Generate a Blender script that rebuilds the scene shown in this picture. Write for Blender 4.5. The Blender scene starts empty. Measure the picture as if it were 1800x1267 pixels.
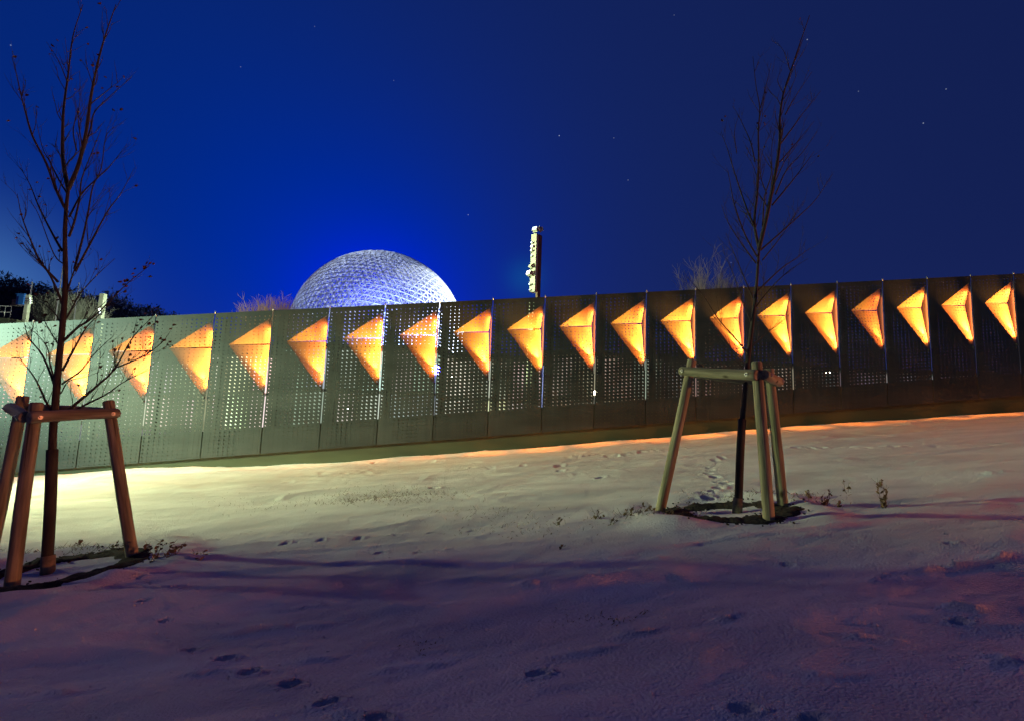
import bpy, bmesh, math, random
import numpy as np
from mathutils import Vector, Matrix, noise as mnoise
random.seed(7); rng = np.random.default_rng(11)
S = bpy.context.scene
COL = S.collection
R_ = math.radians

# ------------------------------------------------------------------ camera
PITCH, ROLL, FPX = 0.115, 0.038, 900.0
_r = Vector((1, 0, 0)); _u = Vector((0, -math.sin(PITCH), math.cos(PITCH))); FWD = Vector((0, math.cos(PITCH), math.sin(PITCH)))
RT = _r*math.cos(ROLL) + _u*math.sin(ROLL); UP = -_r*math.sin(ROLL) + _u*math.cos(ROLL)
cd = bpy.data.cameras.new('camera'); cam = bpy.data.objects.new('camera', cd); COL.objects.link(cam)
cd.lens = 18; cd.sensor_width = 36; cd.clip_start = 0.05; cd.clip_end = 3000
cam.matrix_world = Matrix((RT, UP, -FWD)).transposed().to_4x4()
S.camera = cam
def ray(px, py):
    d = RT*((px-900)/FPX) - UP*((py-633.5)/FPX) + FWD
    return d/d.y
def at(px, py, Y):
    return ray(px, py)*Y

# ------------------------------------------------------------------ view
S.view_settings.view_transform = 'Standard'; S.view_settings.look = 'None'
S.view_settings.exposure = 0; S.view_settings.gamma = 1
S.render.engine = 'CYCLES'
S.cycles.max_bounces = 6; S.cycles.sample_clamp_indirect = 6

# ------------------------------------------------------------------ night sky
world = bpy.data.worlds.new('World'); S.world = world; world.use_nodes = True
wn = world.node_tree.nodes; wl = world.node_tree.links; wn.clear()
def wnode(t, **k):
    n = wn.new(t)
    for a, b in k.items(): setattr(n, a, b)
    return n
geo = wnode('ShaderNodeNewGeometry'); out = wnode('ShaderNodeOutputWorld'); bg = wnode('ShaderNodeBackground')
neg = wnode('ShaderNodeVectorMath', operation='SCALE'); neg.inputs['Scale'].default_value = -1
wl.new(geo.outputs['Incoming'], neg.inputs[0]); DIR = neg.outputs[0]
def wmath(op, a, b=None, clamp=False):
    n = wnode('ShaderNodeMath', operation=op); n.use_clamp = clamp
    for i, v in enumerate((a, b)):
        if v is None: continue
        if isinstance(v, (int, float)): n.inputs[i].default_value = v
        else: wl.new(v, n.inputs[i])
    return n.outputs[0]
acc = None
def add_col(fac, col):
    global acc
    m = wnode('ShaderNodeVectorMath', operation='SCALE'); m.inputs[0].default_value = col
    if isinstance(fac, (int, float)): m.inputs['Scale'].default_value = fac
    else: wl.new(fac, m.inputs['Scale'])
    if acc is None: acc = m.outputs[0]
    else:
        a = wnode('ShaderNodeVectorMath', operation='ADD'); wl.new(acc, a.inputs[0]); wl.new(m.outputs[0], a.inputs[1]); acc = a.outputs[0]
def lobe(d, power):
    v = wnode('ShaderNodeVectorMath', operation='DOT_PRODUCT'); wl.new(DIR, v.inputs[0]); v.inputs[1].default_value = Vector(d).normalized()
    return wmath('POWER', wmath('MAXIMUM', v.outputs['Value'], 0.0001), power)
sep = wnode('ShaderNodeSeparateXYZ'); wl.new(DIR, sep.inputs[0])
sky_nishita = wnode('ShaderNodeTexSky', sky_type='NISHITA'); sky_nishita.sun_disc = False
sky_nishita.sun_elevation = R_(-4); sky_nishita.sun_rotation = R_(255)
DOME = ray(657, 560)
add_col(1.0, (0.0040, 0.0085, 0.050)); add_col(lobe(FWD, 1.5), (0.0025, 0.0085, 0.058))                       # even night blue
add_col(lobe(ray(150, 420), 5), (-0.006, 0.006, 0.115))     # deeper blue towards the lit park on the left
add_col(lobe(DOME, 22), (-0.006, 0.001, 0.24))
add_col(lobe(DOME, 120), (0.0, -0.010, 0.42)); add_col(lobe(DOME, 500), (0.0, -0.003, 0.55))               # blue light of the dome in the air round it
hor = wmath('POWER', wmath('SUBTRACT', 1.0, wmath('ABSOLUTE', sep.outputs['Z']), True), 9)
add_col(hor, (0.016, 0.016, 0.06))                           # city glow at the horizon
add_col(lobe(ray(-60, 545), 160), (0.05, 0.14, 0.22))
add_col(lobe(ray(922, 488), 1800), (0.0, 0.03, 0.04))
for sx, sy, b in [(983, 239, 1.0), (823, 378, .7), (1079, 243, .35), (1104, 317, .4), (1419, 70, .5), (1623, 217, .6), (1663, 157, .4),
                  (19, 80, .5), (423, 118, .25), (1509, 161, .25), (692, 142, .2), (1285, 462, .4), (1185, 27, .2), (553, 47, .18)]:
    dn = wnode('ShaderNodeVectorMath', operation='DISTANCE'); wl.new(DIR, dn.inputs[0]); dn.inputs[1].default_value = ray(sx, sy).normalized()
    f = wmath('MULTIPLY', wmath('SUBTRACT', 1.0, wmath('DIVIDE', dn.outputs['Value'], 0.0010), True), .85*b)
    add_col(f, (.8, .9, 1))
ns = wnode('ShaderNodeVectorMath', operation='SCALE'); ns.inputs['Scale'].default_value = 0.05
wl.new(sky_nishita.outputs[0], ns.inputs[0])
aa = wnode('ShaderNodeVectorMath', operation='ADD'); wl.new(acc, aa.inputs[0]); wl.new(ns.outputs[0], aa.inputs[1])
wl.new(aa.outputs[0], bg.inputs['Color']); bg.inputs['Strength'].default_value = 1.0
wl.new(bg.outputs[0], out.inputs['Surface'])

# ------------------------------------------------------------------ lamps of the park and added ones (outside the frame or behind the wall)
def lamp(name, kind, loc, to, power, color, **k):
    d = bpy.data.lights.new(name, kind); o = bpy.data.objects.new(name, d); COL.objects.link(o)
    o.location = loc; d.energy = power; d.color = color
    if to is not None: o.rotation_euler = (Vector(to)-Vector(loc)).to_track_quat('-Z', 'Y').to_euler()
    for a, b in k.items(): setattr(d, a, b)
    return o
lamp('park_flood', 'SPOT', (-15.6, 7.75, 1.35), (-2.5, 9.1, -.8), 14500, (0.88, 1.0, 0.47), spot_size=R_(46), spot_blend=.8, shadow_soft_size=.12)
lamp('added_wall_light', 'SPOT', (-15.5, 6.2, 2.2), (-9.2, 11, .8), 9500, (0.62, 1.0, 0.70), spot_size=R_(46), spot_blend=1.0, shadow_soft_size=.1)  # extra spot added to brighten the left end of the wall
lamp('dim_far_lights', 'SUN', (0, 0, 30), Vector((1, -.27, -.33))+Vector((0, 0, 30)), 0.22, (1.0, .70, .68), angle=R_(1.2))
lamp('street_lamp_glow', 'SPOT', (17, -1.9, .99), (-3, 3.7, -.7), 4600, (1.0, .27, .09), spot_size=R_(50), spot_blend=.7, shadow_soft_size=.15)
lamp('added_tower_light', 'SPOT', (-11, 13.6, 4.6), (0.7, 18.0, 5.3), 15000, (0.85, 1.0, .6), spot_size=R_(40), spot_blend=.6, shadow_soft_size=.2)  # spot added to light the front left of the tower
lamp('tower_beam', 'SPOT', (0.2, 17.0, 5.0), (-18, 24, 2.6), 22000, (0.8, 1.0, .75), spot_size=R_(50), spot_blend=.7, shadow_soft_size=.2)

# ------------------------------------------------------------------ helpers
def tag(o, label=None, cat=None, group=None, kind=None):
    if label: o['label'] = label
    if cat: o['category'] = cat
    if group: o['group'] = group
    if kind: o['kind'] = kind
    return o
def empty(name, loc, label, cat, group=None):
    o = bpy.data.objects.new(name, None); COL.objects.link(o); o.location = loc; o.empty_display_size = .2
    return tag(o, label, cat, group)
class MB:
    def __init__(s): s.v = []; s.f = []; s.smooth = []
    def add(s, vs, fs, smooth=False):
        n = len(s.v); s.v += [tuple(v) for v in vs]; s.f += [tuple(i+n for i in f) for f in fs]; s.smooth += [smooth]*len(fs)
    def tube(s, pts, rad, n=6, cap=True, smooth=True, rough=0.0):
        pts = [Vector(p) for p in pts]; vs = []; fs = []
        t0 = (pts[1]-pts[0]).normalized(); a = t0.orthogonal().normalized()
        for i, p in enumerate(pts):
            t = (pts[min(i+1, len(pts)-1)]-pts[max(i-1, 0)]).normalized()
            a = (a - t*a.dot(t)).normalized(); b = t.cross(a)
            for k in range(n):
                an = 2*math.pi*k/n; q = rad[i]*(1+random.uniform(-rough, rough))
                vs.append(p + (a*math.cos(an)+b*math.sin(an))*q)
        for i in range(len(pts)-1):
            for k in range(n):
                k2 = (k+1) % n
                fs.append((i*n+k, i*n+k2, (i+1)*n+k2, (i+1)*n+k))
        s.add(vs, fs, smooth)
        if cap:
            m = len(pts)-1; s.f.append(tuple(len(s.v)-n*(m+1)+k for k in reversed(range(n)))); s.smooth.append(False)
            s.f.append(tuple(len(s.v)-n+k for k in range(n))); s.smooth.append(False)
    def box(s, c, size, M=None):
        c = Vector(c); hx, hy, hz = [q/2 for q in size]; vs = []
        for x in (-hx, hx):
            for y in (-hy, hy):
                for z in (-hz, hz):
                    v = Vector((x, y, z)); v = (M @ v) if M else v
                    vs.append(c+v)
        s.add(vs, [(0, 1, 3, 2), (4, 6, 7, 5), (0, 4, 5, 1), (2, 3, 7, 6), (0, 2, 6, 4), (1, 5, 7, 3)])
    def build(s, name, m, parent=None, bevel=0):
        me = bpy.data.meshes.new(name); me.from_pydata(s.v, [], s.f)
        me.polygons.foreach_set('use_smooth', s.smooth); me.materials.append(m); me.update()
        o = bpy.data.objects.new(name, me); COL.objects.link(o)
        if parent:
            o.parent = parent; L = parent_world(parent)
            for v in me.vertices: v.co -= L
        if bevel:
            b = o.modifiers.new('bevel', 'BEVEL'); b.width = bevel; b.segments = 2; b.limit_method = 'ANGLE'
        return o
def parent_world(p):
    L = Vector((0, 0, 0))
    while p: L += p.location; p = p.parent
    return L

# ------------------------------------------------------------------ materials
def mat(name, base, rough=.7, metal=0, emit=None, estr=0, spec=.5):
    m = bpy.data.materials.new(name); m.use_nodes = True; b = m.node_tree.nodes['Principled BSDF']
    b.inputs['Base Color'].default_value = (*base, 1); b.inputs['Roughness'].default_value = rough; b.inputs['Metallic'].default_value = metal
    b.inputs['Specular IOR Level'].default_value = spec
    if emit: b.inputs['Emission Color'].default_value = (*emit, 1); b.inputs['Emission Strength'].default_value = estr
    return m
def noisy(m, c1, c2, scale=(5, 5, 5), detail=4, bump=0, bscale=None, dist=.01, rng_=(.35, .65), coord='Object'):
    nt = m.node_tree; N = nt.nodes; L = nt.links; b = N['Principled BSDF']
    tc = N.new('ShaderNodeTexCoord'); mp = N.new('ShaderNodeMapping'); mp.inputs['Scale'].default_value = scale
    L.new(tc.outputs[coord], mp.inputs[0])
    no = N.new('ShaderNodeTexNoise'); no.inputs['Scale'].default_value = 1; no.inputs['Detail'].default_value = detail; L.new(mp.outputs[0], no.inputs['Vector'])
    cr = N.new('ShaderNodeValToRGB'); cr.color_ramp.elements[0].position = rng_[0]; cr.color_ramp.elements[1].position = rng_[1]
    cr.color_ramp.elements[0].color = (*c1, 1); cr.color_ramp.elements[1].color = (*c2, 1)
    L.new(no.outputs['Fac'], cr.inputs[0]); L.new(cr.outputs[0], b.inputs['Base Color'])
    if bump:
        mp2 = N.new('ShaderNodeMapping'); mp2.inputs['Scale'].default_value = bscale or scale; L.new(tc.outputs[coord], mp2.inputs[0])
        n2 = N.new('ShaderNodeTexNoise'); n2.inputs['Scale'].default_value = 1; n2.inputs['Detail'].default_value = 5; L.new(mp2.outputs[0], n2.inputs['Vector'])
        bp = N.new('ShaderNodeBump'); bp.inputs['Strength'].default_value = bump; bp.inputs['Distance'].default_value = dist
        L.new(n2.outputs['Fac'], bp.inputs['Height']); L.new(bp.outputs[0], b.inputs['Normal'])
    return m
M_snow = noisy(mat('snow', (.8, .8, .8), .55, spec=.35), (.66, .66, .67), (.84, .84, .85), (.7, 2.2, 1), 6, 1.0, (70, 100, 70), .014)
M_metal = noisy(mat('painted_metal', (.2, .2, .2), .5, spec=.35), (.040, .045, .043), (.060, .066, .063), (.7, .7, 2.5), 5, .05, (3, 3, 3), .003)
M_flap = noisy(mat('flap_metal_lightened', (.14, .14, .13), .55, spec=.3), (.085, .088, .080), (.115, .118, .106), (.9, .9, 3), 5)  # panel metal lightened so the lamplight on the flaps looks stronger
M_side = mat('side_flap_shade', (.05, .05, .085), .5)  # dark blue base carries the flap's shade and sky tint in its colour
M_concrete = noisy(mat('concrete', (.2, .2, .2), .9), (.06, .068, .038), (.10, .11, .058), (.5, .5, 3), 6, .3, (20, 20, 20), .005)
M_wood = noisy(mat('pine_log', (.3, .25, .15), .75), (.13, .125, .075), (.34, .32, .20), (26, 26, 2.2), 6, .9, (45, 45, 3), .008)
M_soil = noisy(mat('soil', (.02, .015, .01), .95), (.008, .007, .005), (.035, .028, .018), (30, 30, 30), 5, 1, (60, 60, 60), .02)
M_bark = noisy(mat('bark', (.06, .045, .035), .85), (.025, .02, .018), (.065, .055, .045), (60, 60, 9), 4, .5, (90, 90, 12), .004)
M_twig = mat('twig', (.034, .031, .028), .8)
M_leaf = noisy(mat('withered_leaf', (.12, .045, .02), .8), (.04, .018, .010), (.11, .05, .022), (25, 25, 25), 2)
M_guard = noisy(mat('tree_guard', (.03, .028, .025), .8), (.02, .018, .015), (.05, .045, .035), (20, 20, 4), 3, .4, (60, 60, 20), .004)
M_collar = noisy(mat('collar', (.2, .18, .12), .8), (.12, .11, .07), (.25, .22, .15), (20, 20, 20), 3)
M_weed = mat('dry_weed', (.16, .12, .06), .9)
M_steel = mat('steel', (.45, .45, .42), .4, .6)
M_white = mat('dome_strut', (.85, .85, .85), .5)
M_dark = mat('dark_metal', (.03, .03, .03), .6)
M_cream = noisy(mat('cream_paint', (.6, .6, .42), .6), (.50, .52, .36), (.62, .64, .46), (2, 2, 2), 3)
M_brown = mat('brown_steel', (.12, .07, .03), .7)
M_wood_far = mat('far_wood', (.05, .055, .08), .95)
M_hill = mat('hill_soil', (.05, .05, .05), .95)
def lit(name, col, s): return mat(name, (.1, .1, .1), .6, emit=col, estr=s)

# knots and dark cracks on the logs, per-panel tone and rain streaks on the metal, grains on the snow
def mul_color(m, build):
    nt = m.node_tree; N = nt.nodes; L = nt.links; b = N['Principled BSDF']; src = b.inputs['Base Color'].links[0].from_socket
    mx = N.new('ShaderNodeMixRGB'); mx.blend_type = 'MULTIPLY'; mx.inputs[0].default_value = 1; L.new(src, mx.inputs[1]); L.new(build(N, L), mx.inputs[2]); L.new(mx.outputs[0], b.inputs['Base Color'])
def knots(N, L):
    tc = N.new('ShaderNodeTexCoord'); mp = N.new('ShaderNodeMapping'); mp.inputs['Scale'].default_value = (9, 9, 4.5); L.new(tc.outputs['Object'], mp.inputs[0])
    v = N.new('ShaderNodeTexVoronoi'); v.inputs['Scale'].default_value = 1; L.new(mp.outputs[0], v.inputs['Vector'])
    r = N.new('ShaderNodeValToRGB'); r.color_ramp.elements[0].position = .07; r.color_ramp.elements[1].position = .17; r.color_ramp.elements[0].color = (.22, .17, .12, 1); r.color_ramp.elements[1].color = (1, 1, 1, 1); L.new(v.outputs['Distance'], r.inputs[0])
    mp2 = N.new('ShaderNodeMapping'); mp2.inputs['Scale'].default_value = (55, 55, 1.3); L.new(tc.outputs['Object'], mp2.inputs[0]); n = N.new('ShaderNodeTexNoise'); n.inputs['Scale'].default_value = 1; n.inputs['Detail'].default_value = 3; L.new(mp2.outputs[0], n.inputs['Vector'])
    r2 = N.new('ShaderNodeValToRGB'); r2.color_ramp.elements[0].position = .30; r2.color_ramp.elements[1].position = .38; r2.color_ramp.elements[0].color = (.3, .27, .22, 1); r2.color_ramp.elements[1].color = (1, 1, 1, 1); L.new(n.outputs['Fac'], r2.inputs[0])
    mx = N.new('ShaderNodeMixRGB'); mx.blend_type = 'MULTIPLY'; mx.inputs[0].default_value = 1; L.new(r.outputs[0], mx.inputs[1]); L.new(r2.outputs[0], mx.inputs[2]); return mx.outputs[0]
mul_color(M_wood, knots)
def streaks(N, L):
    oi = N.new('ShaderNodeObjectInfo'); tc = N.new('ShaderNodeTexCoord'); mp = N.new('ShaderNodeMapping'); mp.inputs['Scale'].default_value = (7, 7, .5); L.new(tc.outputs['Object'], mp.inputs[0])
    n = N.new('ShaderNodeTexNoise'); n.inputs['Scale'].default_value = 1; n.inputs['Detail'].default_value = 6; L.new(mp.outputs[0], n.inputs['Vector'])
    a = N.new('ShaderNodeMath'); a.operation = 'MULTIPLY_ADD'; a.inputs[1].default_value = .26; a.inputs[2].default_value = .60; L.new(oi.outputs['Random'], a.inputs[0])
    c = N.new('ShaderNodeMath'); c.operation = 'MULTIPLY_ADD'; c.inputs[1].default_value = .55; L.new(n.outputs['Fac'], c.inputs[0]); L.new(a.outputs[0], c.inputs[2]); return c.outputs[0]
mul_color(M_metal, streaks)

# ------------------------------------------------------------------ the wall line and the ground height
WX, WY, WA = .7235, 11.7634, .0891
ZT, ST, PW, PH = 2.9063, .1101, 1.22, 3.185
DV = Vector((math.cos(WA), math.sin(WA), 0)); NV = Vector((-math.sin(WA), math.cos(WA), 0))   # NV points away from the camera
def wp(s, z, dep=0): return Vector((WX, WY, z)) + DV*s + NV*dep
PROF = [(-16, -.02), (-10.92, .131), (-9.73, .103), (-8.52, .084), (-7.31, .147), (-6.08, .203), (-4.85, .259), (-3.98, .268), (-2.42, .305), (-.55, .295),
        (1.97, .305), (3.03, .316), (4.83, .302), (5.94, .290), (9.1, .291), (10.63, .275), (12.19, .287), (20, .3)]
PXs = np.array([p[0] for p in PROF]); POs = np.array([p[1] for p in PROF])
_tab = rng.random((512, 512))
def vnoise(x, y):
    xi = np.floor(x).astype(int); yi = np.floor(y).astype(int); fx = x-xi; fy = y-yi
    fx = fx*fx*(3-2*fx); fy = fy*fy*(3-2*fy)
    g = lambda a, b: _tab[a % 512, b % 512]
    return (g(xi, yi)*(1-fx)*(1-fy)+g(xi+1, yi)*fx*(1-fy)+g(xi, yi+1)*(1-fx)*fy+g(xi+1, yi+1)*fx*fy)-.5
def base_h(X, Y):
    Xc = 24*np.tanh(X/24.)
    s = (X-WX)*math.cos(WA)+(Y-WY)*math.sin(WA); dw = -((X-WX)*(-math.sin(WA))+(Y-WY)*math.cos(WA))   # distance in front of the wall
    z = -1.022+.11*Xc+.03*np.clip(Y, -15, 13)
    corr = (.30-np.interp(s, PXs, POs))*np.exp(-(np.clip(dw, 0, None)/1.9)**2)
    z = z+corr
    back = np.clip((-dw-.6)/4, 0, 1); back = back*back*(3-2*back)
    return z*(1-back)+(-1.7)*back
def rough_h(X, Y):
    q = X*.995+Y*.10; r = -X*.10+Y*.995
    wob = vnoise(q*.5+7, r*.7)*.35
    h = .06*vnoise(q*.33+3.1, r*.9+1.7) + .055*vnoise(q*.9+20, (r+wob)*2.6+9)
    ridge = np.abs(vnoise(q*1.1+31, (r+wob)*3.4+5)); h += .036*np.clip(.16-ridge, 0, 1)/.16*np.clip(vnoise(q*.45+60, r*1.1+3)+.25, 0, 1)
    h += .012*vnoise(q*4.2+11, r*11+4)+.006*vnoise(q*11+40, r*26+4)+.0028*vnoise(q*30, r*55)
    return h
PRINTS = []   # x, y, half length, half width, angle, depth
def gpt(px, py):
    d = ray(px, py); t = 1.0
    for _ in range(60):
        X, Y = d.x*t, t; z = float(base_h(np.array(X), np.array(Y))); 
        t2 = z/d.z if d.z < 0 else t
        # plane intersection with local slope
        t = -1.022/(d.z-.11*d.x-.03) if _ == 0 else t+.5*(t2-t)*min(1, abs(d.z)/(abs(d.z)+.1))
    return d.x*t, t
for a in [(1290, 791), (1280, 797), (1267, 801), (1268, 805), (1256, 808), (1262, 813), (1248, 820), (1248, 826), (1246, 831), (1257, 835), (1265, 845), (1278, 850), (1263, 857), (1253, 863), (1236, 867), (1246, 874)]:
    PRINTS.append((*gpt(*a), .055, .034, random.uniform(-.6, .6), .03))
for a in [(340, 1125), (400, 1141), (443, 1167), (512, 1188), (580, 1221), (667, 1254), (948, 1172), (1310, 1236)]:
    PRINTS.append((*gpt(*a), .040, .019, random.uniform(-.2, .35), .034))
for a in [(242, 1018), (266, 1022), (315, 1033), (250, 1060), (375, 947), (435, 935), (500, 958), (565, 953), (630, 948), (700, 942), (760, 935), (830, 931), (890, 925), (1385, 990), (1690, 1087), (1430, 1252), (1655, 1000), (290, 1085), (165, 1045), (1670, 962),
          (670, 970), (735, 972), (770, 970)]:
    PRINTS.append((*gpt(*a), .036, .017, random.uniform(-.2, .3), .020))
for k in range(60):
    PRINTS.append((*gpt(random.uniform(500, 1120), random.gauss(805+.0, 16)+(0 if k % 2 else 20)), random.uniform(.05, .09), random.uniform(.03, .05), random.uniform(-.8, .8), random.uniform(.012, .03)))
for k in range(16):
    PRINTS.append((*gpt(1000+k*14+random.uniform(-3, 3), 806-k*1.1+random.uniform(-2, 2)), .075, .04, random.uniform(-.5, .5), .03))
    PRINTS.append((*gpt(1400+k*24+random.uniform(-5, 5), 789-k*.7+random.uniform(-2, 2)), .06, .04, random.uniform(-.5, .5), .025))
STREAKS = []  # low wind-packed crests (ends, half width, height)
for (x0_, y0_, x1_, y1_, w_, h_) in [(1515, 1022, 1640, 1003, .035, .030), (1600, 1006, 1800, 978, .04, .036), (1560, 1024, 1660, 1012, .02, .02), (1640, 1062, 1745, 1075, .03, .028), (1725, 1155, 1800, 1149, .035, .034), (1075, 991, 1185, 987, .03, .022), (1240, 1084, 1312, 1075, .025, .024), (1715, 836, 1790, 832, .05, .03),
        (1070, 1108, 1190, 1098, .025, .022), (950, 1145, 1100, 1125, .03, .022), (905, 1030, 950, 1028, .03, .024), (970, 1020, 1065, 1025, .03, .018), (1480, 1110, 1600, 1120, .03, .016), (1390, 1185, 1560, 1175, .03, .014), (0, 1216, 150, 1206, .025, .024), (300, 1176, 440, 1162, .02, .018),
        (350, 1100, 640, 1083, .03, .020), (470, 1062, 660, 1052, .03, .016), (520, 1150, 600, 1143, .02, .016), (640, 1162, 820, 1140, .025, .016), (560, 1240, 700, 1246, .018, .014), (1300, 960, 1500, 948, .04, .016), (1745, 1010, 1800, 1004, .02, .022)]:
    STREAKS.append((*gpt(x0_, y0_), *gpt(x1_, y1_), w_*.5, h_*.75))
PITS = []     # tree pits (x, y, radius)
PITS.append((-3.42, 4.10, .56)); PITS.append((1.83, 4.32, .50))
def detail_h(X, Y):
    h = rough_h(X, Y)
    for (x, y, a, b, an, dp) in PRINTS:
        m = (np.abs(X-x) < a*4) & (np.abs(Y-y) < a*4)
        if not m.any(): continue
        dx = X[m]-x; dy = Y[m]-y; c, s_ = math.cos(an), math.sin(an)
        e = ((dx*c+dy*s_)/a)**2+((-dx*s_+dy*c)/b)**2
        h[m] += -dp*np.exp(-e**1.6)+dp*.30*np.exp(-((np.sqrt(e)-1.5)/.35)**2)
    for (xa, ya, xb, yb, w, hh) in STREAKS:
        m = (X > min(xa, xb)-.5) & (X < max(xa, xb)+.5) & (Y > min(ya, yb)-.5) & (Y < max(ya, yb)+.5)
        if not m.any(): continue
        L = math.hypot(xb-xa, yb-ya); ux, uy = (xb-xa)/L, (yb-ya)/L; dx = X[m]-xa; dy = Y[m]-ya; t = (dx*ux+dy*uy)/L; n = -dx*uy+dy*ux+.05*vnoise(X[m]*5+3, Y[m]*5)
        prof = np.where(n < 0, np.exp(-(n/w)**2), np.exp(-(n/(w*2.2))**2)); env = np.clip(t/.25, 0, 1)*np.clip((1-t)/.25, 0, 1)*(.2+1.5*np.clip(vnoise(X[m]*17, Y[m]*34)+.35, 0, 1))
        h[m] += hh*prof*env
    for (x, y, r) in PITS:
        d = np.hypot(X-x, Y-y); h += .035*np.exp(-((d-r*1.42)/.17)**2)*(1+1.3*vnoise(X*3+5, Y*3+9)*2)
        h += -.02*np.exp(-(d/(r*.9))**4)
    return h
def gh(X, Y):
    X = np.array([float(X)]); Y = np.array([float(Y)])
    return float((base_h(X, Y)+detail_h(X, Y))[0])

# ground sheet: one tensor grid, fine where the photo looks, reaching the horizon
ys = [0.75]
while ys[-1] < 13.2: ys.append(ys[-1]+max(.010, ys[-1]*.0058))
ys = sorted([-900, -400, -150, -60, -25, -12, -6, -3, -1.5, -.6, 0, .4]+ys+[14, 15, 17, 20, 26, 40, 80, 160, 320, 700, 1500])
xs = list(np.concatenate([np.arange(-14, -5.5, .035), np.arange(-5.5, 5.5, .0165), np.arange(5.5, 14.2, .035)]))
xs = [-1500, -600, -250, -120, -60, -40, -30, -24, -20, -17, -15.3]+xs+[15.2, 17, 20, 24, 30, 40, 60, 120, 250, 600, 1500]
XX, YY = np.meshgrid(np.array(xs), np.array(ys)); fade = 1/(1+np.exp((np.abs(XX)-18)*1.5))*1/(1+np.exp((YY-14)*3))
ZZ = base_h(XX, YY)+detail_h(XX, YY)*fade
ny, nx = XX.shape; co = np.stack([XX.ravel(), YY.ravel(), ZZ.ravel()], 1)
ii = (np.arange(ny-1)[:, None]*nx+np.arange(nx-1)[None, :]).ravel(); quads = np.stack([ii, ii+1, ii+1+nx, ii+nx], 1)
me = bpy.data.meshes.new('snowy_ground'); me.vertices.add(len(co)); me.vertices.foreach_set('co', co.ravel())
me.loops.add(quads.size); me.loops.foreach_set('vertex_index', quads.ravel()); me.polygons.add(len(quads))
me.polygons.foreach_set('loop_start', np.arange(len(quads))*4); me.polygons.foreach_set('loop_total', np.full(len(quads), 4))
me.polygons.foreach_set('use_smooth', np.ones(len(quads), bool)); me.update(); me.materials.append(M_snow)
go = bpy.data.objects.new('snowy_ground', me); COL.objects.link(go); tag(go, kind='structure')

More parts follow.
